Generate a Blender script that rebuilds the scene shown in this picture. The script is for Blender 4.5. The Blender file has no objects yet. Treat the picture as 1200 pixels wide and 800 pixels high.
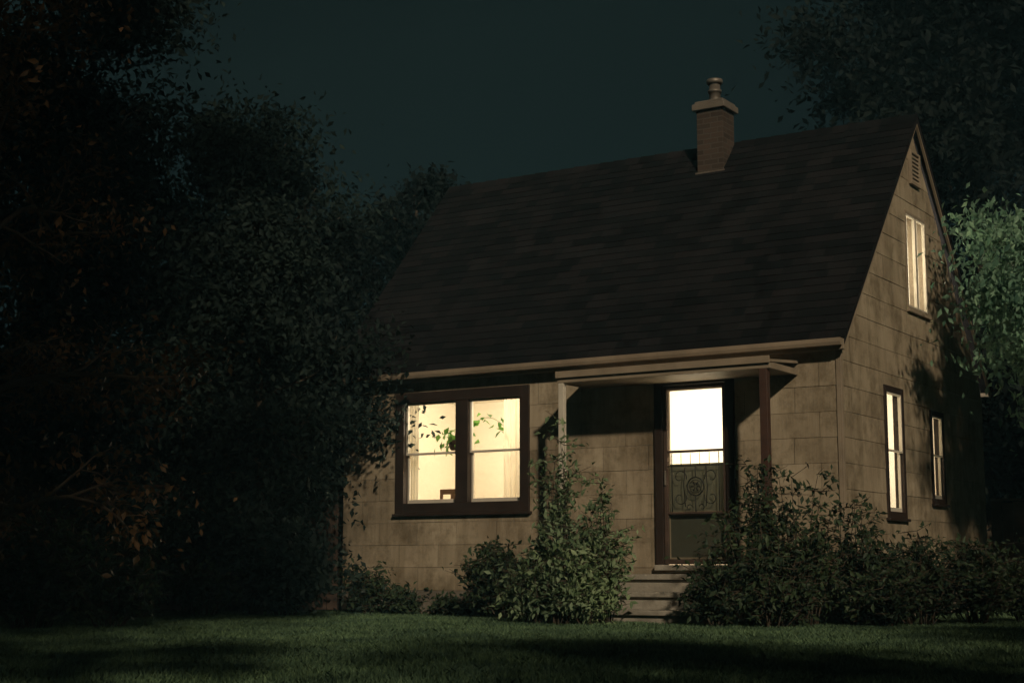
import bpy, math, random
import numpy as np
from mathutils import Vector
S=bpy.context.scene
C=S.collection
# ------------------------------------------------------------ materials
def new_mat(name):
    m=bpy.data.materials.new(name); m.use_nodes=True
    nt=m.node_tree; nt.nodes.clear()
    out=nt.nodes.new('ShaderNodeOutputMaterial')
    return m,nt,out
def pbsdf(nt,col,rough=.7,spec=.3):
    b=nt.nodes.new('ShaderNodeBsdfPrincipled')
    b.inputs['Base Color'].default_value=(*col,1); b.inputs['Roughness'].default_value=rough
    b.inputs['Specular IOR Level'].default_value=spec
    return b
def noise(nt,scale,detail=4,vec=None,rough=.6):
    n=nt.nodes.new('ShaderNodeTexNoise'); n.inputs['Scale'].default_value=scale
    n.inputs['Detail'].default_value=detail; n.inputs['Roughness'].default_value=rough
    if vec: nt.links.new(vec,n.inputs['Vector'])
    return n
def ramp(nt,src,stops):
    r=nt.nodes.new('ShaderNodeValToRGB'); e=r.color_ramp.elements
    e[0].position=stops[0][0]; e[0].color=(*stops[0][1],1)
    e[1].position=stops[-1][0]; e[1].color=(*stops[-1][1],1)
    for p,c in stops[1:-1]:
        x=e.new(p); x.color=(*c,1)
    nt.links.new(src,r.inputs[0]); return r
def objco(nt):
    return nt.nodes.new('ShaderNodeTexCoord').outputs['Object']
def mul(nt,a,b,fac=1.0,mode='MULTIPLY'):
    m=nt.nodes.new('ShaderNodeMix'); m.data_type='RGBA'; m.blend_type=mode
    m.inputs['Factor'].default_value=fac
    nt.links.new(a,m.inputs['A']); nt.links.new(b,m.inputs['B']); return m.outputs['Result']
def simple(name,c1,c2,scale=6,rough=.7,bump=.1,bscale=40,spec=.3,metal=0):
    m,nt,out=new_mat(name); co=objco(nt)
    n=noise(nt,scale,6,co); r=ramp(nt,n.outputs['Fac'],[(.3,c1),(.7,c2)])
    b=pbsdf(nt,c1,rough,spec); b.inputs['Metallic'].default_value=metal
    nt.links.new(r.outputs[0],b.inputs['Base Color'])
    if bump:
        n2=noise(nt,bscale,4,co); bp=nt.nodes.new('ShaderNodeBump'); bp.inputs['Strength'].default_value=bump
        bp.inputs['Distance'].default_value=.02
        nt.links.new(n2.outputs['Fac'],bp.inputs['Height']); nt.links.new(bp.outputs[0],b.inputs['Normal'])
    nt.links.new(b.outputs[0],out.inputs[0]); return m
def island(nt,lo,hi):
    g=nt.nodes.new('ShaderNodeNewGeometry')
    return ramp(nt,g.outputs['Random Per Island'],[(0,lo),(1,hi)])
def siding_mat():
    m,nt,out=new_mat('cement_board'); co=objco(nt)
    base=ramp(nt,noise(nt,1.3,6,co).outputs['Fac'],[(.3,(.28,.228,.165)),(.5,(.36,.30,.22)),(.7,(.42,.355,.265))])
    mp=nt.nodes.new('ShaderNodeMapping'); mp.inputs['Scale'].default_value=(9,9,1.2); nt.links.new(co,mp.inputs[0])
    streak=ramp(nt,noise(nt,1.0,6,mp.outputs[0]).outputs['Fac'],[(.35,(.70,.68,.64)),(.6,(1,1,1))])
    isl=island(nt,(.82,.81,.79),(1.06,1.06,1.06))
    c=mul(nt,base.outputs[0],streak.outputs[0],.75); c=mul(nt,c,isl.outputs[0],1)
    blotch=ramp(nt,noise(nt,2.7,8,co,.75).outputs['Fac'],[(.38,(.56,.54,.50)),(.53,(1,1,1))])
    c=mul(nt,c,blotch.outputs[0],.85)
    sp=nt.nodes.new('ShaderNodeSeparateXYZ'); nt.links.new(co,sp.inputs[0])
    add=nt.nodes.new('ShaderNodeMath'); add.operation='MULTIPLY_ADD'; add.inputs[1].default_value=.9
    nt.links.new(noise(nt,3,5,co).outputs['Fac'],add.inputs[0]); nt.links.new(sp.outputs[2],add.inputs[2])
    low_tone=ramp(nt,add.outputs[0],[(.7,(.45,.42,.36)),(1.45,(1,1,1))])  # boards get darker towards the bottom, with a mottled edge
    c=mul(nt,c,low_tone.outputs[0],.85)
    b=pbsdf(nt,(.4,.3,.2),.85,.2); nt.links.new(c,b.inputs['Base Color'])
    mp2=nt.nodes.new('ShaderNodeMapping'); mp2.inputs['Scale'].default_value=(60,60,5); nt.links.new(co,mp2.inputs[0])
    bp=nt.nodes.new('ShaderNodeBump'); bp.inputs['Strength'].default_value=.35; bp.inputs['Distance'].default_value=.01
    nt.links.new(noise(nt,1,4,mp2.outputs[0]).outputs['Fac'],bp.inputs['Height']); nt.links.new(bp.outputs[0],b.inputs['Normal'])
    nt.links.new(b.outputs[0],out.inputs[0]); return m
def shingle_mat():
    m,nt,out=new_mat('asphalt_shingle'); co=objco(nt)
    isl=island(nt,(.005,.0055,.0065),(.0175,.0165,.0185))
    n=ramp(nt,noise(nt,.9,6,co).outputs['Fac'],[(.3,(.65,.66,.68)),(.7,(1.15,1.12,1.1))])
    g=ramp(nt,noise(nt,120,2,co).outputs['Fac'],[(.3,(.7,.7,.7)),(.7,(1.25,1.25,1.25))])
    c=mul(nt,isl.outputs[0],n.outputs[0]); c=mul(nt,c,g.outputs[0])
    b=pbsdf(nt,(.03,.03,.03),.9,.1); nt.links.new(c,b.inputs['Base Color'])
    nt.links.new(b.outputs[0],out.inputs[0]); return m
def leaf_mat(name,lo,hi,trans=.35,rough=.5):
    m,nt,out=new_mat(name); co=objco(nt)
    isl=island(nt,lo,hi)
    n=ramp(nt,noise(nt,1.1,3,co).outputs['Fac'],[(.35,(.55,.6,.65)),(.65,(1.2,1.2,1.1))])
    c=mul(nt,isl.outputs[0],n.outputs[0])
    b=pbsdf(nt,lo,rough,.2); nt.links.new(c,b.inputs['Base Color'])
    t=nt.nodes.new('ShaderNodeBsdfTranslucent'); nt.links.new(c,t.inputs[0])
    mx=nt.nodes.new('ShaderNodeMixShader'); mx.inputs[0].default_value=trans
    nt.links.new(b.outputs[0],mx.inputs[1]); nt.links.new(t.outputs[0],mx.inputs[2])
    nt.links.new(mx.outputs[0],out.inputs[0]); return m
def glass_mat():
    m,nt,out=new_mat('window_glass')
    t=nt.nodes.new('ShaderNodeBsdfTransparent'); t.inputs[0].default_value=(.95,.96,.94,1)
    g=nt.nodes.new('ShaderNodeBsdfGlossy'); g.inputs['Roughness'].default_value=.03
    f=nt.nodes.new('ShaderNodeLayerWeight'); f.inputs[0].default_value=.5
    pw=nt.nodes.new('ShaderNodeMath'); pw.operation='POWER'; pw.inputs[1].default_value=4.5; nt.links.new(f.outputs['Facing'],pw.inputs[0])
    ma=nt.nodes.new('ShaderNodeMath'); ma.operation='MULTIPLY_ADD'; ma.inputs[1].default_value=.5; ma.inputs[2].default_value=.03; nt.links.new(pw.outputs[0],ma.inputs[0])
    mx=nt.nodes.new('ShaderNodeMixShader'); nt.links.new(ma.outputs[0],mx.inputs[0])
    nt.links.new(t.outputs[0],mx.inputs[1]); nt.links.new(g.outputs[0],mx.inputs[2])
    nt.links.new(mx.outputs[0],out.inputs[0]); return m
def cloth_mat(name,col,trans=.6):
    m,nt,out=new_mat(name); co=objco(nt)
    r=ramp(nt,noise(nt,4,4,co).outputs['Fac'],[(.3,tuple(x*.9 for x in col)),(.7,col)])
    d=nt.nodes.new('ShaderNodeBsdfDiffuse'); nt.links.new(r.outputs[0],d.inputs[0])
    t=nt.nodes.new('ShaderNodeBsdfTranslucent'); nt.links.new(r.outputs[0],t.inputs[0])
    mx=nt.nodes.new('ShaderNodeMixShader'); mx.inputs[0].default_value=trans
    nt.links.new(d.outputs[0],mx.inputs[1]); nt.links.new(t.outputs[0],mx.inputs[2])
    nt.links.new(mx.outputs[0],out.inputs[0]); return m
def brick_mat():
    m,nt,out=new_mat('chimney_brick'); co=objco(nt)
    sp=nt.nodes.new('ShaderNodeSeparateXYZ'); nt.links.new(co,sp.inputs[0])
    ad=nt.nodes.new('ShaderNodeMath'); nt.links.new(sp.outputs[0],ad.inputs[0]); nt.links.new(sp.outputs[1],ad.inputs[1])
    cb=nt.nodes.new('ShaderNodeCombineXYZ'); nt.links.new(ad.outputs[0],cb.inputs[0]); nt.links.new(sp.outputs[2],cb.inputs[1])
    br=nt.nodes.new('ShaderNodeTexBrick'); nt.links.new(cb.outputs[0],br.inputs['Vector'])
    br.inputs['Scale'].default_value=1; br.inputs['Brick Width'].default_value=.21; br.inputs['Row Height'].default_value=.072
    br.inputs['Mortar Size'].default_value=.007
    br.inputs['Color1'].default_value=(.045,.032,.026,1); br.inputs['Color2'].default_value=(.08,.056,.044,1); br.inputs['Mortar'].default_value=(.08,.07,.06,1)
    b=pbsdf(nt,(.3,.2,.1),.85,.2); nt.links.new(br.outputs['Color'],b.inputs['Base Color'])
    bp=nt.nodes.new('ShaderNodeBump'); bp.inputs['Strength'].default_value=.6; bp.inputs['Distance'].default_value=.01; bp.invert=True
    nt.links.new(br.outputs['Fac'],bp.inputs['Height']); nt.links.new(bp.outputs[0],b.inputs['Normal'])
    nt.links.new(b.outputs[0],out.inputs[0]); return m

M_sid=siding_mat(); M_shi=shingle_mat(); M_glass=glass_mat(); M_brick=brick_mat()
M_brown=simple('dark_brown_paint',(.02,.013,.010),(.036,.023,.018),5,.6,.15,60)
M_red=simple('red_brown_paint',(.045,.024,.019),(.075,.04,.03),5,.6,.2,50)
M_cream=simple('cream_trim_paint',(.21,.17,.125),(.31,.25,.185),3,.6,.1,50)
M_white=simple('white_paint',(.5,.46,.39),(.62,.57,.49),4,.5,.08,50)
M_conc=simple('concrete',(.10,.085,.07),(.2,.175,.145),2.5,.9,.4,30)
M_step=simple('weathered_concrete_step',(.2,.18,.15),(.36,.33,.28),5,.85,.4,30)
M_int=simple('interior_plaster',(.76,.71,.60),(.82,.77,.66),1.5,.9,.03,20)
M_floor=simple('interior_floor',(.22,.13,.07),(.3,.18,.1),3,.5,.05,20)
M_metal=simple('galvanised_flue',(.14,.12,.10),(.24,.21,.18),8,.5,.1,30,.5,.5)
M_iron=simple('black_iron',(.012,.011,.01),(.02,.018,.016),8,.5,.1,50)
M_bark=simple('bark',(.04,.032,.024),(.09,.07,.05),8,.95,.8,14)
M_birch=simple('birch_bark',(.08,.055,.04),(.15,.11,.08),8,.9,.6,14)
M_fence=simple('fence_wood',(.05,.035,.028),(.10,.065,.05),4,.9,.3,20)
M_wood=simple('chair_wood',(.08,.04,.02),(.13,.07,.035),5,.5,.1,30)
M_curt=cloth_mat('sheer_curtain',(.87,.84,.76),.6)
M_drape=cloth_mat('drape',(.76,.69,.56),.4)
M_shade=cloth_mat('roller_shade',(.93,.91,.83),.65)
M_frost=cloth_mat('obscure_glass',(.20,.20,.165),.45)
M_frost2=cloth_mat('obscure_glass_low',(.11,.11,.09),.3)
M_leafdark=leaf_mat('leaf_dark',(.014,.026,.025),(.029,.047,.041),.3,.75)
M_leafback=leaf_mat('leaf_back',(.007,.013,.013),(.014,.023,.021),.3,.8)
M_leafcoollit=leaf_mat('leaf_cool_lit',(.09,.19,.135),(.23,.37,.26),.35)  # cool bright leaf colour stands in for another, cooler light on the tree
M_leafbush=leaf_mat('leaf_rose',(.12,.19,.095),(.34,.43,.26),.35)
M_leafbrush2=leaf_mat('leaf_shrub',(.028,.049,.031),(.07,.105,.056),.35)
M_leafaut=leaf_mat('leaf_autumn',(.07,.052,.03),(.20,.11,.055),.35)
M_hang=leaf_mat('leaf_houseplant',(.08,.2,.04),(.16,.32,.07),.4)
# ------------------------------------------------------------ mesh helpers
def link(o,parent=None):
    C.objects.link(o)
    if parent: o.parent=parent
    return o
def empty(name):
    e=bpy.data.objects.new(name,None); e.empty_display_size=.2; C.objects.link(e); return e
def mesh_obj(name,verts,faces,mat,parent=None,smooth=False):
    me=bpy.data.meshes.new(name); me.from_pydata(verts,[],faces); me.update()
    me.materials.append(mat)
    if smooth: me.polygons.foreach_set('use_smooth',[True]*len(me.polygons))
    return link(bpy.data.objects.new(name,me),parent)
def boxes(name,lst,mat,parent=None,bev=.004):
    V=[];F=[]
    for (x0,x1,y0,y1,z0,z1) in lst:
        b=len(V)
        V+=[(x0,y0,z0),(x1,y0,z0),(x1,y1,z0),(x0,y1,z0),(x0,y0,z1),(x1,y0,z1),(x1,y1,z1),(x0,y1,z1)]
        F+=[tuple(b+i for i in f) for f in [(0,3,2,1),(4,5,6,7),(0,1,5,4),(1,2,6,5),(2,3,7,6),(3,0,4,7)]]
    o=mesh_obj(name,V,F,mat,parent)
    if bev:
        md=o.modifiers.new('bevel','BEVEL'); md.width=bev; md.segments=2; md.limit_method='ANGLE'
    return o
def tubes(name,paths,mat,parent=None,sides=6):
    V=[];F=[]
    for pts,rad in paths:
        n=len(pts); base=len(V)
        for i,p in enumerate(pts):
            p=Vector(p); a=Vector(pts[max(i-1,0)]); b=Vector(pts[min(i+1,n-1)])
            t=(b-a); t=t.normalized() if t.length>1e-6 else Vector((0,0,1))
            u=t.cross(Vector((0,0,1)) if abs(t.z)<.9 else Vector((1,0,0))).normalized(); w=t.cross(u)
            for k in range(sides):
                an=2*math.pi*k/sides
                V.append(tuple(p+(u*math.cos(an)+w*math.sin(an))*rad[i]))
        for i in range(n-1):
            for k in range(sides):
                k2=(k+1)%sides
                F.append((base+i*sides+k,base+i*sides+k2,base+(i+1)*sides+k2,base+(i+1)*sides+k))
        F.append(tuple(base+k for k in range(sides))[::-1]); F.append(tuple(base+(n-1)*sides+k for k in range(sides)))
    return mesh_obj(name,V,F,mat,parent,True)
def subtract(r,op):
    a0,a1,z0,z1=r; b0,b1,c0,c1=op
    if b1<=a0 or b0>=a1 or c1<=z0 or c0>=z1: return [r]
    out=[]
    if b0>a0: out.append((a0,b0,z0,z1))
    if b1<a1: out.append((b1,a1,z0,z1))
    m0=max(a0,b0); m1=min(a1,b1)
    if c0>z0: out.append((m0,m1,z0,c0))
    if c1<z1: out.append((m0,m1,c1,z1))
    return out
def siding(name,a0,a1,z0,z1,ops,mapf,limit=None,parent=None,row=.285,plain=False,mat=None,seed=1):
    r_=random.Random(seed); V=[];F=[]
    nr=int(math.ceil((z1-z0)/row))
    for i in range(nr):
        za=z0+i*row; zb=min(za+row,z1)
        if plain: panels=[(a0,a1)]
        else:
            off=(i%2)*.305+r_.uniform(-.02,.02); panels=[]; x=a0-off
            while x<a1:
                panels.append((max(x,a0)+.002,min(x+.61,a1)-.002)); x+=.61
        for (p,q) in panels:
            if q-p<.01: continue
            rects=[(p,q,za,zb)]
            for op in ops:
                rects=[s for r in rects for s in subtract(r,op)]
            jo=0 if plain else r_.uniform(-.0015,.0015); jz=0 if plain else r_.uniform(-.002,.003)
            for (x0,x1,w0,w1) in rects:
                if limit:
                    l0=limit(w0); l1=limit(w1)
                    c=[max(x0,l0[0]),min(x1,l0[1]),min(x1,l1[1]),max(x0,l1[0])]
                    if c[1]-c[0]<.003: continue
                    if c[2]<c[3]: c[2]=c[3]=(c[2]+c[3])/2
                else: c=[x0,x1,x1,x0]
                def o(z): return 0 if plain else .006+jo+.006*(zb-z)/row
                zj=jz if abs(w0-za)<1e-6 and i>0 else 0
                b=len(V)
                V+= [mapf(c[0],o(w0),w0+zj),mapf(c[1],o(w0),w0+zj),mapf(c[2],o(w1),w1),mapf(c[3],o(w1),w1)]
                F.append((b,b+1,b+2,b+3))
                if not plain:
                    V+=[mapf(c[0],0,w0+zj),mapf(c[1],0,w0+zj)]; F.append((b,b+4,b+5,b+1))
    return mesh_obj(name,V,F,mat or M_sid,parent)

# ------------------------------------------------------------ house
YF=16.4; XR=-6.15; XL=-13.1; YB=21.85; YR=19.13
house=empty('clapboard_house')
front=lambda a,o,z:(a,YF-o,z)
side=lambda a,o,z:(XR+o,a,z)
left=lambda a,o,z:(XL-o,a,z)
back=lambda a,o,z:(a,YB+o,z)
SL=(6.22-3.02)/(YR-YF)
def glim(z):
    if z<=3.02: return (YF,YB)
    d=(z-3.02)/SL
    return (YF+d,YB-d)
W_f=(-12.20,-10.20,1.31,2.83)
D_f=(-8.42,-7.44,.62,2.78)
S1=(17.79,18.43,1.20,2.72); S2=(19.50,20.0,1.42,2.56); SU=(18.80,19.58,3.80,5.02)
siding('front_siding',XL,XR,.32,3.0,[W_f,D_f],front,None,house,seed=3)
siding('front_backing',XL,XR,0,3.05,[W_f,D_f],lambda a,o,z:(a,YF+.004,z),None,house,plain=True,mat=M_conc)
siding('side_siding',YF,YB,.32,6.22,[S1,S2,SU],side,glim,house,seed=5)
siding('side_backing',YF,YB,0,6.22,[S1,S2,SU],lambda a,o,z:(XR-.004,a,z),glim,house,plain=True,mat=M_conc,row=.1)
siding('left_siding',YF,YB,.32,6.22,[],left,glim,house,seed=8)
siding('left_backing',YF,YB,0,6.22,[],lambda a,o,z:(XL+.004,a,z),glim,house,plain=True,mat=M_conc,row=.1)
siding('back_siding',XL,XR,.32,3.0,[],back,None,house,seed=9)
siding('back_backing',XL,XR,0,3.05,[],lambda a,o,z:(a,YB-.004,z),None,house,plain=True,mat=M_conc)
boxes('foundation',[(XL-.0,XR+.01,YF-.012,YF,-.1,.315),(XR,XR+.012,YF,YB,-.1,.315)],M_conc,house,.003)
boxes('corner_boards',[(XR+.0,XR+.022,YF-.022,YF+.04,.32,3.02),(XR-.04,XR-.001,YF-.022,YF-.001,.32,3.02)],M_cream,house,.003)
ridge=6.33; ex=3.10; ey=YF-.14
rs=(ridge-ex)/(YR-ey)
XA=-13.32; XB=-6.03
eyb=2*YR-ey
def roof_deck():
    t=.07
    V=[];F=[]
    for x in (XA+.01,XB-.01):
        V+=[(x,ey+.01,ex-t),(x,ey+.01,ex-.004),(x,YR,ridge-.004),(x,eyb-.01,ex-.004),(x,eyb-.01,ex-t),(x,YR,ridge-t-.03)]
    F=[(0,1,2,5),(5,2,3,4),(6,11,8,7),(11,10,9,8),(0,6,7,1),(1,7,8,2),(2,8,9,3),(3,9,10,4),(0,5,11,6),(5,4,10,11)]
    mesh_obj('roof_deck',V,F,M_shi,house)
roof_deck()
def shingles(name,sgn,seed):
    r_=random.Random(seed); V=[];F=[]
    L=math.hypot(YR-ey,ridge-ex); n=31; c=L/n
    uy=(YR-ey)/L; uz=(ridge-ex)/L
    def P(x,s,o):
        y=ey+uy*s; z=ex+uz*s
        y-=uz*o; z+=uy*o
        if sgn<0: y=2*YR-y
        return (x,y,z)
    for i in range(n):
        s0=i*c; s1=(i+1)*c+.01
        x=XA-r_.uniform(0,.25)
        while x<XB:
            w=r_.choice([.16,.22,.30,.30,.34]); x1=x+w
            a=max(x+.001,XA); b=min(x1-.001,XB)
            if b-a>.02:
                j=r_.uniform(0,.004); k=r_.choice([0,0,.015])*r_.random()
                bb=len(V)
                V+=[P(a,s0-k,.010+j),P(b,s0-k,.010+j),P(b,s1,.003),P(a,s1,.003),P(a,s0-k,0),P(b,s0-k,0)]
                F+=[(bb,bb+1,bb+2,bb+3),(bb,bb+4,bb+5,bb+1)]
            x=x1
    mesh_obj(name,V,F,M_shi,house)
shingles('roof_shingles_front',1,4); shingles('roof_shingles_back',-1,5)
V=[];F=[];x=XA;rr=random.Random(3)
while x<XB-.02:
    b=len(V); x1=min(x+.25,XB); j=rr.uniform(0,.006)
    for xx,o in ((x,.020+j),(x1,.012)):
        V+=[(xx,YR-.11,ridge-.11*rs+o),(xx,YR,ridge+o+.004),(xx,YR+.11,ridge-.11*rs+o)]
    F+=[(b,b+3,b+4,b+1),(b+1,b+4,b+5,b+2)]; x+=.22
mesh_obj('ridge_caps',V,F,M_shi,house)
def rake(name,x0,x1):
    V=[];F=[]
    for sg in (1,-1):
        b=len(V)
        for x in (x0,x1):
            for (y,z) in ((ey+.02,ex-.02),(YR,ridge-.02),(YR,ridge-.13),(ey+.02,ex-.13)):
                V.append((x,y if sg>0 else 2*YR-y,z))
        F+=[tuple(b+i for i in f) for f in [(0,1,2,3),(7,6,5,4),(0,4,5,1),(3,2,6,7),(0,3,7,4)]]
    mesh_obj(name,V,F,M_cream,house)
rake('rake_board',XB-.045,XB-.015); rake('rake_board_far',XA+.015,XA+.045)
boxes('eave_fascia',[(XA+.01,XB-.012,ey-.012,ey+.008,ex-.125,ex-.012),(XA+.02,XB-.05,ey+.01,YF-.001,ex-.118,ex-.1)],M_cream,house,.004)
V=[];F=[];prof=[(0,-.01),(-.005,-.07),(-.03,-.09),(-.07,-.085),(-.085,-.05),(-.088,-.008),(-.08,-.008),(-.076,-.05),(-.03,-.08)]
for x in (XA,XB-.02):
    V+=[(x,ey-.014+y,ex+z) for y,z in prof]
n=len(prof)
F=[(i,i+1,n+i+1,n+i) for i in range(n-1)]+[tuple(range(6))]+[tuple(n+i for i in range(6))]
mesh_obj('eave_gutter',V,F,M_cream,house)
boxes('back_fascia',[(XA+.01,XB-.012,eyb-.008,eyb+.012,ex-.125,ex-.012)],M_cream,house,.004)
boxes('chimney_stack',[(-8.95,-8.57,18.72,19.1,5.3,6.74)],M_brick,house,.006)
boxes('chimney_cap',[(-9.0,-8.52,18.67,19.15,6.74,6.83),(-8.97,-8.55,18.70,19.12,6.83,6.87)],M_conc,house,.012)
cx,cy=-8.76,18.91
tubes('chimney_flue',[([(cx,cy,6.86),(cx,cy,6.9),(cx,cy,7.02),(cx,cy,7.02),(cx,cy,7.05),(cx,cy,7.05),(cx,cy,7.13)],[.085,.08,.08,.095,.095,.075,.075]),
   ([(cx,cy,7.14),(cx,cy,7.16),(cx,cy,7.20),(cx,cy,7.225)],[.1,.115,.11,.03])],M_metal,house,18)
boxes('chimney_flashing',[(-8.975,-8.545,18.70,18.74,5.74,5.88)],M_metal,house,.003)
# windows
def ring(a0,a1,z0,z1,t,d0,d1,M,tb=None):
    tb=tb or t
    r=[(a0,a0+t,z0,z1),(a1-t,a1,z0,z1),(a0+t,a1-t,z1-t,z1),(a0+t,a1-t,z0,z0+tb)]
    return [M(*q,d0,d1) for q in r]
MF=lambda a0,a1,z0,z1,d0,d1:(a0,a1,YF-d1,YF-d0,z0,z1)
MS=lambda a0,a1,z0,z1,d0,d1:(XR+d0,XR+d1,a0,a1,z0,z1)
def window(nm,op,M,cas,mull=[],meet=None,casmat=M_brown,sashmat=M_white,sill=True,outer=.05,proud=.045,rec=0,st=.028):
    a0,a1,z0,z1=op
    L=ring(a0-outer*.4,a1+outer*.4,z0-outer*.4,z1+outer*.4,cas,-.09,proud,M)
    for (m0,m1) in mull: L.append(M(m0,m1,z0+cas-outer*.4,z1-cas+outer*.4,-.09,proud-.007))
    boxes(nm+'_casing',L,casmat,house,.004)
    if sill: boxes(nm+'_sill',[M(a0-.05,a1+.05,z0-.055,z0-.0205,.0,proud+.03)],casmat,house,.006)
    edges=[a0+cas-outer*.4]+[e for m in mull for e in m]+[a1-cas+outer*.4]
    zb=z0+cas-outer*.4; zt=z1-cas+outer*.4
    L=[];G=[]
    for i in range(0,len(edges),2):
        p,q=edges[i],edges[i+1]
        if meet:
            L+=ring(p,q,meet-.018,zt,st,-.05+rec,-.01+rec,M)
            L+=ring(p,q,zb,meet+.012,st,-.085+rec*1.3,-.052+rec*1.3,M,.05)
            G+=[M(p+.01,q-.01,meet,zt-.01,-.032+rec,-.029+rec),M(p+.01,q-.01,zb+.02,meet,-.07+rec*1.3,-.067+rec*1.3)]
        else:
            L+=ring(p,q,zb,zt,st,-.05+rec,-.01+rec,M); G+=[M(p+.01,q-.01,zb+.01,zt-.01,-.032+rec,-.029+rec)]
    boxes(nm+'_sash',L,sashmat,house,.003)
    boxes(nm+'_glass',G,M_glass,house,0)
window('front_window',W_f,MF,.13,[(-11.28,-11.09)],2.06)
window('side_window',S1,MS,.075,[],1.98,proud=.028,rec=.03,st=.02)
window('small_side_window',S2,MS,.065,[],2.02,proud=.028,rec=.03,st=.02)
window('upper_window',SU,MS,.04,[(19.17,19.21)],None,M_cream,M_white,proud=.018,rec=.026,st=.02)
vy=19.2
boxes('gable_vent',[(XR+.01,XR+.05,vy-.19,vy-.15,5.42,5.86),(XR+.01,XR+.05,vy+.15,vy+.19,5.42,5.86),(XR+.01,XR+.05,vy-.15,vy+.15,5.42,5.45),(XR+.01,XR+.05,vy-.15,vy+.15,5.83,5.86)],M_cream,house,.003)
V=[];F=[]
for i in range(7):
    z=5.46+i*.053; b=len(V)
    V+=[(XR+.04,vy-.15,z),(XR+.04,vy+.15,z),(XR+.022,vy+.15,z+.045),(XR+.022,vy-.15,z+.045)]; F.append((b,b+1,b+2,b+3))
mesh_obj('vent_louvres',V,F,M_cream,house)
def curtain(nm,a0,a1,z0,z1,depth,M3,mat,folds=14,amp=.018,seed=1):
    r_=random.Random(seed); n=folds*8; V=[];F=[]; ph=[r_.uniform(0,6) for _ in range(3)]
    rows=6
    for j in range(rows+1):
        t=j/rows; z=z0+(z1-z0)*t
        for i in range(n+1):
            s=i/n; a=a0+(a1-a0)*s
            o=amp*(1.2-.5*t)*(math.sin(s*folds*6.283+ph[0]+.4*math.sin(s*9+ph[1]))+.4*math.sin(s*folds*2.3*6.283+ph[2]))
            V.append(M3(a,depth+o,z))
    w=n+1
    F=[(j*w+i,j*w+i+1,(j+1)*w+i+1,(j+1)*w+i) for j in range(rows) for i in range(n)]
    return mesh_obj(nm,V,F,mat,house,True)
fin=lambda a,d,z:(a,YF+d,z)
sin_=lambda a,d,z:(XR-d,a,z)
curtain('curtain',-10.70,-10.22,.95,2.86,.2,fin,M_drape,6,.02,1)
curtain('curtain_left',-12.26,-12.02,.95,2.86,.2,fin,M_curt,5,.02,2)
curtain('side_sheer',17.70,18.60,1.1,2.80,.105,sin_,M_curt,9,.008,3)
curtain('small_side_sheer',19.40,20.2,1.3,2.65,.105,sin_,M_curt,7,.008,4)
curtain('upper_drape',18.72,19.18,3.6,5.1,.10,sin_,M_curt,6,.008,5)
curtain('upper_drape_right',19.22,19.8,3.6,5.1,.10,sin_,M_curt,6,.008,6)
# door
dx0,dx1,dz0,dz1=D_f
boxes('door_casing',[MF(dx0-.02,dx0+.085,dz0,dz1+.02,-.09,.045),MF(dx1-.085,dx1+.02,dz0,dz1+.02,-.09,.045),MF(dx0+.085,dx1-.085,dz1-.06,dz1+.02,-.09,.045)],M_brown,house,.005)
boxes('door_threshold',[MF(dx0-.02,dx1+.02,.57,.635,-.1,.09)],M_step,house,.008)
sx0,sx1=dx0+.09,dx1-.09
boxes('storm_door_frame',[MF(sx0,sx0+.045,.64,2.715,-.02,.02),MF(sx1-.045,sx1,.64,2.715,-.02,.02),MF(sx0+.045,sx1-.045,2.67,2.715,-.02,.02),MF(sx0+.045,sx1-.045,.64,.70,-.02,.02),MF(sx0+.045,sx1-.045,1.925,1.955,-.02,.018),MF(sx0+.045,sx1-.045,1.215,1.24,-.02,.018)],M_fence,house,.004)
boxes('storm_door_glass',[MF(sx0+.04,sx1-.04,.69,2.68,-.006,-.003)],M_glass,house,0)
boxes('door_handle',[MF(sx0+.012,sx0+.035,1.55,1.72,.021,.05)],M_metal,house,.006)
boxes('inner_door',[MF(sx0-.005,sx0+.04,.64,2.71,-.085,-.045),MF(sx1-.04,sx1+.005,.64,2.71,-.085,-.045),MF(sx0+.04,sx1-.04,2.66,2.71,-.085,-.045),MF(sx0+.04,sx1-.04,.64,.72,-.083,-.045),
   MF(sx0+.04,sx1-.04,1.20,1.25,-.083,-.045)],M_cream,house,.004)
boxes('inner_door_obscure_glass',[MF(sx0+.035,sx1-.035,1.245,1.80,-.07,-.062)],M_frost,house,0)
boxes('inner_door_obscure_glass_low',[MF(sx0+.035,sx1-.035,.71,1.205,-.07,-.062)],M_frost2,house,0)
curtain('door_shade',sx0+.02,sx1-.02,1.79,2.72,.10,fin,M_shade,4,.002,7)
def arc(cx_,cz,r,a0,a1,n=14,r2=None):
    r2=r if r2 is None else r2
    out=[]
    for i in range(n+1):
        t=i/n; a=math.radians(a0+(a1-a0)*t); rr_=r+(r2-r)*t
        out.append((cx_+rr_*math.cos(a),YF-.012,cz+rr_*math.sin(a)))
    return out
pc=(sx0+sx1)/2; P=[]
w=.0055
def add(pts,ww=w): P.append((pts,[ww]*len(pts)))
for sg in (1,-1):
    def mx_(pts): return [(pc+sg*(x-pc),y,z) for x,y,z in pts]
    add(mx_(arc(pc+.2,1.64,.09,200,-120,18,.03)))
    add(mx_(arc(pc+.2,1.40,.09,160,480,18,.03)))
    add(mx_([(pc+.13,YF-.012,1.77),(pc+.15,YF-.012,1.53),(pc+.13,YF-.012,1.30)]))
    add(mx_([(pc+.30,YF-.012,1.92),(pc+.30,YF-.012,1.24)]))
    add(mx_(arc(pc+.08,1.29,.04,180,-130,14,.018)))
    for k in (.06,.18): add(mx_([(pc+k,YF-.012,1.92),(pc+k,YF-.012,1.77)]),.004)
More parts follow.
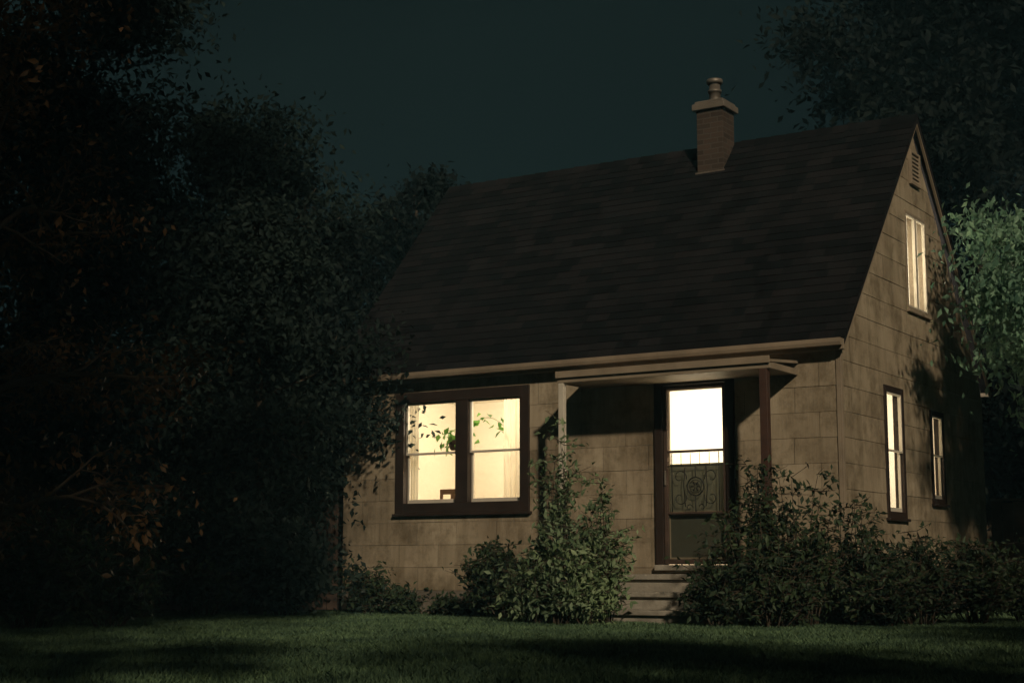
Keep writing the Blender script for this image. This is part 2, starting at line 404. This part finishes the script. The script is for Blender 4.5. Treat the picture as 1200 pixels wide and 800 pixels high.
add([(pc+.105*math.cos(a),YF-.012,1.53+.105*math.sin(a)) for a in [i*2*math.pi/24 for i in range(25)]],.008)
add([(pc+.075*math.cos(a),YF-.012,1.53+.075*math.sin(a)) for a in [i*2*math.pi/24 for i in range(25)]],.004)
for k in range(6):
    a=k*math.pi/3; add([(pc+.018*math.cos(a),YF-.012,1.53+.018*math.sin(a)),(pc+.06*math.cos(a),YF-.012,1.53+.06*math.sin(a))],.009)
add([(sx0+.045,YF-.012,1.77),(sx1-.045,YF-.012,1.77)]); add([(pc,YF-.012,1.77),(pc,YF-.012,1.64)]); add([(pc,YF-.012,1.42),(pc,YF-.012,1.24)])
tubes('storm_door_scrollwork',P,M_iron,house,6)
# canopy, posts, steps
CX0,CX1=-9.32,-6.63
V=[(CX0,YF-.82,2.83),(CX1,YF-.82,2.83),(CX1,YF-.001,2.90),(CX0,YF-.001,2.90),(CX0,YF-.82,2.80),(CX1,YF-.82,2.80),(CX1,YF-.001,2.87),(CX0,YF-.001,2.87)]
mesh_obj('canopy_roof',V,[(0,1,2,3),(4,7,6,5),(0,4,5,1),(1,5,6,2),(2,6,7,3),(3,7,4,0)],M_cream,house)
boxes('canopy_fascia',[(CX0+.01,CX1-.01,YF-.80,YF-.77,2.735,2.798),(CX0+.01,CX0+.035,YF-.768,YF-.01,2.735,2.805),(CX1-.035,CX1-.01,YF-.768,YF-.01,2.735,2.805),
   (CX0,CX1,YF-.835,YF-.8205,2.79,2.868)],M_cream,house,.004)
boxes('canopy_ceiling',[(CX0+.036,CX1-.036,YF-.768,YF-.026,2.745,2.76)],M_cream,house,.002)
boxes('porch_post_white',[(-9.30,-9.23,YF-.80,YF-.73,0,2.734)],M_white,house,.006)
boxes('porch_post_brown',[(-6.77,-6.68,YF-.80,YF-.71,0,2.734)],M_red,house,.006)
boxes('porch_landing',[(-8.62,-7.2,15.55,YF-.015,.47,.53),(-8.58,-7.24,15.60,YF-.02,0,.469)],M_step,house,.01)
boxes('porch_step',[(-8.60,-7.22,15.24,15.60,.285,.34),(-8.56,-7.26,15.29,15.595,0,.284),(-8.60,-7.22,14.93,15.285,.10,.155),(-8.56,-7.26,14.98,15.28,0,.099)],M_step,house,.01)
# interior
boxes('ground_floor_slab',[(XL+.02,XR-.02,YF+.02,YB-.02,.45,.56)],M_floor,house,0)
boxes('ceiling_slab',[(XL+.02,XR-.02,YF+.02,YB-.02,2.98,3.06)],M_int,house,0)
boxes('partition_wall',[(-9.35,-9.27,YF+.02,YB-.03,.561,2.979),(XL+.02,-9.351,18.9,18.98,.561,2.979),(-9.26,XR-.02,21.0,21.08,.561,2.979),
   (-8.9,-8.84,18.4,19.9,3.061,4.9)],M_int,house,0)
siding('wall_lining',XL+.02,XR-.02,.561,2.979,[(W_f[0],W_f[1],W_f[2],W_f[3]),D_f],lambda a,o,z:(a,YF+.1,z),None,house,plain=True,mat=M_int)
siding('side_wall_lining',YF+.02,YB-.02,.561,2.979,[S1,S2],lambda a,o,z:(XR-.1,a,z),None,house,plain=True,mat=M_int)
siding('left_wall_lining',YF+.02,YB-.02,.561,2.979,[],lambda a,o,z:(XL+.06,a,z),None,house,plain=True,mat=M_int)
boxes('interior_door_frame',[(-10.9,-10.84,18.84,18.897,.57,2.6),(-10.0,-9.94,18.84,18.897,.57,2.6),(-10.84,-10.0,18.84,18.897,2.54,2.6)],M_white,house,.004)
ch=empty('dining_chair')
X0,Y0_=-12.02,17.2
boxes('seat',[(X0-.2,X0+.22,Y0_-.2,Y0_+.2,1.0,1.04)],M_wood,ch)
boxes('legs',[(X0+a,X0+a+.035,Y0_+b,Y0_+b+.035,.56,1.0) for a in(-.2,.18) for b in(-.2,.165)],M_wood,ch)
boxes('backrest',[(X0-.2,X0-.165,Y0_+.165,Y0_+.2,1.04,1.65),(X0+.185,X0+.22,Y0_+.165,Y0_+.2,1.04,1.65),(X0-.165,X0+.185,Y0_+.17,Y0_+.195,1.58,1.65),(X0-.165,X0+.185,Y0_+.17,Y0_+.195,1.36,1.41),(X0-.03,X0+.05,Y0_+.172,Y0_+.193,1.41,1.58)],M_wood,ch)
def lamp(name,loc,w,col=(1,.88,.70),r=.12):
    l=bpy.data.lights.new(name,'POINT'); l.energy=w; l.color=col; l.shadow_soft_size=r
    o=bpy.data.objects.new(name,l); o.location=loc; C.objects.link(o); o.parent=house; return o
lamp('living_room_lamp',(-10.9,17.6,2.6),150,(1,.86,.66))
lamp('hall_lamp',(-7.85,17.35,2.2),88,(1,.88,.70))
lamp('kitchen_lamp',(-7.3,19.0,2.2),100)
lamp('bedroom_lamp',(-7.1,19.2,4.4),260)
# ------------------------------------------------------------ vegetation
def leaves(name,cent,size,mat,parent,seed=0,droop=.0,aspect=.5,flat=0.5):
    r=np.random.default_rng(seed); n=len(cent); c=np.asarray(cent,dtype=np.float64)
    d=r.normal(size=(n,3)); d[:,2]-=droop; d/=np.linalg.norm(d,axis=1)[:,None]
    up=r.normal(size=(n,3)); up[:,2]+=flat*2
    s=np.cross(d,up); s/=(np.linalg.norm(s,axis=1)[:,None]+1e-9)
    nn=np.cross(s,d)
    L=(size*r.uniform(.6,1.35,size=n))[:,None]
    w=L*aspect*.5
    b=c; m=c+d*L*.45
    vl=m+s*w+nn*L*.10; vr=m-s*w+nn*L*.10; t=c+d*L-nn*L*.06
    V=np.stack([b,vl,t,vr],axis=1).reshape(-1,3)
    idx=np.arange(n)*4
    T=np.stack([idx,idx+1,idx+2,idx,idx+2,idx+3],axis=1).reshape(-1)
    me=bpy.data.meshes.new(name)
    me.vertices.add(len(V)); me.vertices.foreach_set('co',V.astype(np.float32).ravel())
    me.loops.add(len(T)); me.loops.foreach_set('vertex_index',T.astype(np.int32))
    nf=len(T)//3
    me.polygons.add(nf); me.polygons.foreach_set('loop_start',(np.arange(nf)*3).astype(np.int32)); me.polygons.foreach_set('loop_total',np.full(nf,3,dtype=np.int32))
    me.update(calc_edges=True); me.validate()
    me.materials.append(mat)
    return link(bpy.data.objects.new(name,me),parent)
def tree(name,base,h,rad,nleaf,lsize,mat,seed=1,trunk=.16,first=.25,lean=(0,0),levels=3,droop=.2,sig=.28,vsq=1.0,nb=11,bark=None):
    r=random.Random(seed); root=empty(name); paths=[]; tips=[]
    B=Vector((base[0],base[1],0))
    def path(st,d,L,r0,r1,n,wob,grav=0):
        pts=[st]; p=st.copy(); dd=d.normalized()
        for i in range(n):
            dd=(dd+Vector((r.gauss(0,wob),r.gauss(0,wob),r.gauss(0,wob)-grav))).normalized()
            p=p+dd*L/n; pts.append(p.copy())
        rad_=[r0+(r1-r0)*i/n for i in range(n+1)]
        paths.append(([tuple(q) for q in pts],rad_)); return pts
    tr=path(B-Vector((0,0,.15)),Vector((lean[0],lean[1],1)),h*.9,trunk,trunk*.18,9,.05)
    for i in range(nb):
        t=first+(1-first)*(i+r.random()*.6)/nb
        k=min(int(t*9),8); f=t*9-k; st=tr[k].lerp(tr[k+1],min(f,1))
        an=i*2.4+r.uniform(-.5,.5)
        prof=math.sin(math.pi*min(1,(t-first)/(1-first)*.75+.22))
        L=rad*(.55+.5*r.random())*(.35+.65*prof)
        up=.25+.9*t*vsq
        br=path(st,Vector((math.cos(an),math.sin(an),up)),L,trunk*.4*(1.15-t),.012,6,.13,.02*droop)
        for j in range(6):
            q=br[1+j%6] if j<6 else br[-1]
            a2=an+r.choice([-1,1])*r.uniform(.4,1.3)
            L2=L*r.uniform(.25,.5)
            b2=path(q,Vector((math.cos(a2),math.sin(a2),r.uniform(-.3,.8))),L2,.018,.005,4,.2,.12*droop)
            tips+= [(b2[2],.6),(b2[4],1.0),(b2[3],.9)]
            for _ in range(2 if levels>2 else 0):
                a3=a2+r.uniform(-1.2,1.2)
                b3=path(b2[2],Vector((math.cos(a3),math.sin(a3),r.uniform(-.5,.6))),L2*.6,.008,.003,3,.25,.2*droop)
                tips+=[(b3[3],1.0),(b3[2],.7)]
    tubes('branches',paths,bark or M_bark,root,5)
    g=np.random.default_rng(seed)
    P_=np.array([tuple(t[0]) for t in tips]); Wt=np.array([t[1] for t in tips]); Wt=Wt*g.uniform(.1,1.6,len(Wt)); Wt/=Wt.sum()
    ch_=g.choice(len(P_),size=nleaf,p=Wt)
    s=sig*(.5+.8*g.random(len(P_)))
    off=g.normal(size=(nleaf,3))*s[ch_][:,None]; off[:,2]*=.75
    c=P_[ch_]+off; c=c[c[:,2]>.1]
    leaves('foliage',c,lsize,mat,root,seed,droop,.5)
    return root
def bush(name,lobes,mat,seed,lsize=.08,dens=4,aspect=.45,k0=2,up=(.62,1.08)):
    r=random.Random(seed); root=empty(name); paths=[]; cs=[]
    for (x,y,zt,rad,w) in lobes:
        ns=int(16*w)+5
        for i in range(ns):
            an=r.uniform(0,6.283); rr=rad*math.sqrt(r.random())
            ex_=x+math.cos(an)*rr; ey_=y+math.sin(an)*rr
            tz=zt*(1-.45*(rr/rad)**2)*r.uniform(*up)
            st=Vector((x+math.cos(an)*rr*.3,y+math.sin(an)*rr*.3,0)); en=Vector((ex_,ey_,tz))
            mid=st.lerp(en,.5)+Vector((r.gauss(0,.06),r.gauss(0,.06),.12*tz))
            P3=[]
            for k in range(8):
                t=k/7; P3.append(st*(1-t)**2+mid*2*t*(1-t)+en*t*t)
            paths.append(([tuple(q) for q in P3],[.009*(1-.7*k/7) for k in range(8)]))
            for k in range(k0,8):
                for _ in range(3):
                    a=r.uniform(0,6.283); L=r.uniform(.10,.24)
                    d=Vector((math.cos(a),math.sin(a),r.uniform(-.25,.6)))
                    e=P3[k]+d*L
                    paths.append(([tuple(P3[k]),tuple(e)],[.004,.002]))
                    for q in range(dens):
                        t=r.uniform(.25,1.1); c=P3[k].lerp(e,t)
                        cs.append((c.x+r.gauss(0,.03),c.y+r.gauss(0,.03),c.z+r.gauss(0,.025)))
    tubes('stems',paths,M_bark,root,4)
    c=np.array(cs); c=c[c[:,2]>.02]
    leaves('foliage',c,lsize,mat,root,seed,.25,aspect)
    return root
tree('deciduous_tree',(-16.6,14.3),10.5,3.6,60000,.12,M_leafdark,11,.2,.08,nb=16,sig=.38)
tree('deciduous_tree',(-15.9,16.8),7.9,2.6,50000,.11,M_leafdark,12,.16,.06,nb=16,sig=.34)
tree('deciduous_tree',(-15.4,18.2),6.3,1.9,36000,.11,M_leafback,13,.13,.06,nb=14,sig=.3)
tree('deciduous_tree',(-13.15,14.75),5.3,1.45,34000,.10,M_leafdark,14,.10,.06,nb=15,sig=.26)
tree('deciduous_tree',(-16.2,23.2),8.5,1.5,18000,.14,M_leafback,15,.14,.1,nb=12,sig=.24)
tree('young_birch_tree',(-12.3,9.3),8.2,3.0,10000,.085,M_leafaut,16,.12,.12,nb=14,sig=.25,lean=(.1,.05),bark=M_birch)
tree('tall_maple_tree',(-7.9,27.4),13.5,4.0,60000,.17,M_leafback,21,.3,.12,nb=18,sig=.42)
tree('tall_maple_tree',(-3.0,27.0),12.5,4.2,40000,.17,M_leafback,22,.3,.12,nb=18,sig=.45)
tree('willow_tree',(-3.85,20.0),5.0,3.05,50000,.10,M_leafcoollit,23,.14,.5,nb=15,sig=.22,droop=1.2)
g=np.random.default_rng(5); cs=[]
root=empty('distant_trees'); pp=[]
for i in range(70):
    an=math.radians(-62+i*1.75)
    d=38+g.uniform(-3,8); x=math.sin(an+math.radians(-8))*d; y=math.cos(an+math.radians(-8))*d
    hh=g.uniform(4.5,8)
    pp.append(([(x,y,0),(x+g.normal()*.2,y,hh*.5),(x+g.normal()*.3,y,hh*.9)],[.2,.12,.03]))
    for k in range(9):
        c0=np.array([x+g.normal()*1.2,y+g.normal()*1.0,g.uniform(.6,hh)])
        cs.append(c0+g.normal(size=(160,3))*np.array([.75,.75,.6]))
cs=np.concatenate(cs); cs=cs[cs[:,2]>.05]
tubes('trunks',pp,M_bark,root,6)
leaves('foliage',cs,.3,M_leafback,root,3)
bush('rose_bush',[(-8.52,14.35,1.98,.20,1.0),(-8.05,14.45,1.58,.22,.9),(-8.72,14.15,.85,.30,1.1),(-8.4,14.1,.95,.30,1.2),(-8.15,14.2,.6,.22,.7)],M_leafbush,31,.085,4,up=(.55,1.15))
bush('bush',[(-10.25,15.6,.98,.42,1.3),(-9.8,15.3,.85,.4,1.0)],M_leafbrush2,32,.085)
bush('spirea_bush',[(-6.6,15.1,1.6,.38,1.5),(-6.85,14.55,.85,.22,.8),(-6.15,15.2,1.72,.42,1.5),(-5.75,15.6,1.15,.42,1.5),(-6.3,14.7,.9,.45,1.4)],M_leafbrush2,33,.08,4,up=(.5,1.15))
bush('low_hedge_bush',[(-5.25,16.1,.95,.45,1.4),(-4.8,16.6,.88,.45,1.3),(-4.4,17.2,.8,.45,1.2),(-5.6,16.9,.95,.35,1.0),(-5.4,15.4,.7,.45,1.2)],M_leafbrush2,34,.08)
bush('bush',[(-12.0,10.3,1.15,.6,2.0),(-12.6,9.9,1.3,.6,2.0),(-11.6,10.9,.8,.5,1.2)],M_leafbrush2,35,.085)
bush('undergrowth',[(-12.35,15.95,.7,.2,.5),(-13.0,15.1,.9,.5,1.4),(-13.6,14.3,.9,.6,1.6),(-14.3,13.6,1.1,.6,1.6),(-14.9,12.9,1.2,.7,1.8),(-13.7,13.2,.6,.5,1.0),(-11.9,16.1,.35,.18,.4),(-11.2,16.15,.22,.15,.3)],M_leafbrush2,36,.085)
hp=empty('hanging_plant')
hx,hy=-11.62,16.85
tubes('pot',[([(hx,hy,2.12),(hx,hy,2.14),(hx,hy,2.25),(hx,hy,2.25)],[.05,.07,.095,.08]),([(hx,hy,2.25),(hx+.02,hy,2.6),(hx,hy,2.97)],[.003,.003,.003])],M_red,hp,12)
gg=np.random.default_rng(2); cc=np.array([hx,hy,2.25])+gg.normal(size=(70,3))*np.array([.12,.10,.07])
vine=[]
for k in range(26):
    t=k/25; vine.append((hx+.1+.75*t,16.82,2.28+.30*math.sin(t*2.6)-.10*t))
tubes('vine',[(vine,[.004]*26)],M_hang,hp,5)
vv=np.array(vine)[gg.integers(0,26,26)]+gg.normal(size=(26,3))*.03
leaves('leaves',np.concatenate([cc,vv]),.12,M_hang,hp,4,.6,.6)
def fence(name,p0,p1,h,seed):
    r=random.Random(seed); root=empty(name); p0=Vector(p0);p1=Vector(p1); L=(p1-p0).length; d=(p1-p0)/L; nrm=Vector((-d.y,d.x))
    V=[];F=[]; x=0
    def bx(a,b,o0,o1,z0,z1):
        k=len(V)
        for z in(z0,z1):
            for (s,o) in((a,o0),(b,o0),(b,o1),(a,o1)):
                q=p0+d*s+nrm*o; V.append((q.x,q.y,z))
        F.extend([tuple(k+i for i in f) for f in [(0,3,2,1),(4,5,6,7),(0,1,5,4),(1,2,6,5),(2,3,7,6),(3,0,4,7)]])
    while x<L:
        bx(x,min(x+.14,L),0,.02,.04+r.uniform(0,.01),h+r.uniform(-.015,.015)); x+=.147
    bx(0,L,.021,.06,.35,.44); bx(0,L,.021,.06,h-.35,h-.26)
    bx(0,L,-.02,.075,h+.02,h+.05)
    s=0
    while s<L: bx(s,s+.09,.062,.15,0,h+.01); s+=2.2
    mesh_obj('boards',V,F,M_fence,root)
fence('wooden_fence',(XR+.06,21.9),(2.5,24.0),1.5,2)
fence('wooden_fence',(-13.4,16.9),(-19.5,11.6),1.65,3)
# ------------------------------------------------------------ ground & grass
def ground():
    m,nt,out=new_mat('lawn_soil'); co=objco(nt)
    r=ramp(nt,noise(nt,.7,8,co).outputs['Fac'],[(.3,(.02,.036,.024)),(.55,(.032,.058,.034)),(.75,(.046,.07,.04))])
    r2=ramp(nt,noise(nt,25,4,co).outputs['Fac'],[(.3,(.6,.6,.6)),(.7,(1.3,1.3,1.2))])
    b=pbsdf(nt,(.03,.04,.02),.95,.1); nt.links.new(mul(nt,r.outputs[0],r2.outputs[0]),b.inputs['Base Color'])
    bp=nt.nodes.new('ShaderNodeBump'); bp.inputs['Strength'].default_value=.8; bp.inputs['Distance'].default_value=.04
    nt.links.new(noise(nt,30,5,co).outputs['Fac'],bp.inputs['Height']); nt.links.new(bp.outputs[0],b.inputs['Normal'])
    nt.links.new(b.outputs[0],out.inputs[0])
    s=400
    mesh_obj('ground',[(-s,-s,0),(s,-s,0),(s,s,0),(-s,s,0)],[(0,1,2,3)],m)
ground()
def grass():
    g=np.random.default_rng(9); n=260000
    d=np.sqrt(g.uniform(6.3**2,21**2,n)); lat=g.uniform(-.37,.37,n)*d
    x=-.5373*d+.8434*lat; y=.8434*d+.5373*lat
    ok=~((x>XL-.05)&(y>YF-.05)&(x<XR+.05)&(y<YB))
    ok&=~((x>-8.6)&(x<-7.2)&(y>14.93)&(y<16.4))
    x=x[ok];y=y[ok];n=len(x)
    patch=.5+.5*np.sin(x*1.7+np.sin(y*1.3)*1.5)*np.sin(y*1.9+x*.6)
    L=g.uniform(.022,.055,n)*(.8+.5*patch); a=g.uniform(0,6.283,n); w=g.uniform(.0025,.005,n)*(1+.04*d[ok])
    lean=g.normal(size=(n,2))*.5
    b=np.stack([x,y,np.full(n,-.003)],1)
    sx=np.stack([np.cos(a)*w,np.sin(a)*w,np.zeros(n)],1)
    m=b+np.stack([lean[:,0]*L*.3,lean[:,1]*L*.3,L*.6],1)
    t=b+np.stack([lean[:,0]*L*.9,lean[:,1]*L*.9,L],1)
    V=np.stack([b-sx,b+sx,m+sx*.7,t,m-sx*.7],1).reshape(-1,3)
    i=np.arange(n)*5
    T=np.stack([i,i+1,i+2,i+3,i+4],1).reshape(-1)
    me=bpy.data.meshes.new('grass')
    me.vertices.add(len(V)); me.vertices.foreach_set('co',V.astype(np.float32).ravel())
    me.loops.add(len(T)); me.loops.foreach_set('vertex_index',T.astype(np.int32))
    me.polygons.add(n); me.polygons.foreach_set('loop_start',(i).astype(np.int32)); me.polygons.foreach_set('loop_total',np.full(n,5,dtype=np.int32))
    me.update(calc_edges=True)
    me.materials.append(leaf_mat('grass_blade',(.075,.135,.08),(.17,.26,.145),.3,.6))
    link(bpy.data.objects.new('grass',me))
grass()
# unseen trees added beside and behind the camera to shade lawn and left garden
tree('unseen_shade_tree',(-3.0,-2.2),20,6.2,11000,.5,M_leafback,51,.25,.28,nb=20,sig=.8)
tree('unseen_shade_tree',(-8.0,-4.5),20,5.6,9000,.5,M_leafback,52,.25,.28,nb=20,sig=.8)
tree('unseen_low_shade_tree',(2.0,2.9),6.2,2.4,6000,.2,M_leafback,53,.1,.30,nb=14,sig=.55)  # added out of view to darken the foreground lawn
tree('unseen_low_shade_tree',(3.6,6.6),6.2,2.6,6000,.2,M_leafback,54,.1,.30,nb=14,sig=.55)
# ------------------------------------------------------------ light
el=math.radians(27); dirL=Vector((math.cos(el)*.70,-math.cos(el)*.714,math.sin(el)))
street_light=bpy.data.lights.new('street_light','SUN'); street_light.energy=2.0; street_light.angle=math.radians(2.2); street_light.color=(1,.86,.62)  # directional lamp stands in for the street light at night
so=bpy.data.objects.new('street_light',street_light); C.objects.link(so); so.rotation_euler=dirL.to_track_quat('Z','Y').to_euler()
w=bpy.data.worlds.new('World'); S.world=w; w.use_nodes=True; nt=w.node_tree; nt.nodes.clear()
out=nt.nodes.new('ShaderNodeOutputWorld'); bg=nt.nodes.new('ShaderNodeBackground')
sky=nt.nodes.new('ShaderNodeTexSky'); sky.sky_type='NISHITA'; sky.sun_disc=False
sky.sun_elevation=el; sky.sun_rotation=math.atan2(dirL.x,dirL.y)
bw=nt.nodes.new('ShaderNodeRGBToBW'); nt.links.new(sky.outputs[0],bw.inputs[0])
cm=nt.nodes.new('ShaderNodeMix'); cm.data_type='RGBA'; cm.blend_type='MULTIPLY'; cm.inputs['Factor'].default_value=1
nt.links.new(bw.outputs[0],cm.inputs['A']); cm.inputs['B'].default_value=(.42,.92,1.05,1)
nt.links.new(cm.outputs['Result'],bg.inputs[0]); bg.inputs[1].default_value=.0019
nt.links.new(bg.outputs[0],out.inputs[0])
m,nt,out=new_mat('shadow_lift_haze')
vs=nt.nodes.new('ShaderNodeVolumeScatter'); vs.inputs['Color'].default_value=(.36,.80,1,1); vs.inputs['Density'].default_value=.0018; vs.inputs['Anisotropy'].default_value=0  # thin scatter volume added to lift the darkest tones
nt.links.new(vs.outputs[0],out.inputs['Volume'])
boxes('shadow_lift_haze',[(-45,25,-12,50,-.5,22)],m,None,0)
# ------------------------------------------------------------ camera
cam=bpy.data.cameras.new('camera'); co_=bpy.data.objects.new('camera',cam); C.objects.link(co_)
cam.sensor_width=36; cam.lens=1831/1200*36; cam.clip_end=2000; cam.clip_start=.05
co_.location=(0,0,.6); p=math.atan(265/1831); yaw=math.radians(32.5)
f=Vector((-math.sin(yaw)*math.cos(p),math.cos(yaw)*math.cos(p),math.sin(p)))
co_.rotation_euler=f.to_track_quat('-Z','Y').to_euler()
S.camera=co_
S.view_settings.view_transform='Standard'; S.view_settings.look='None'; S.view_settings.exposure=0
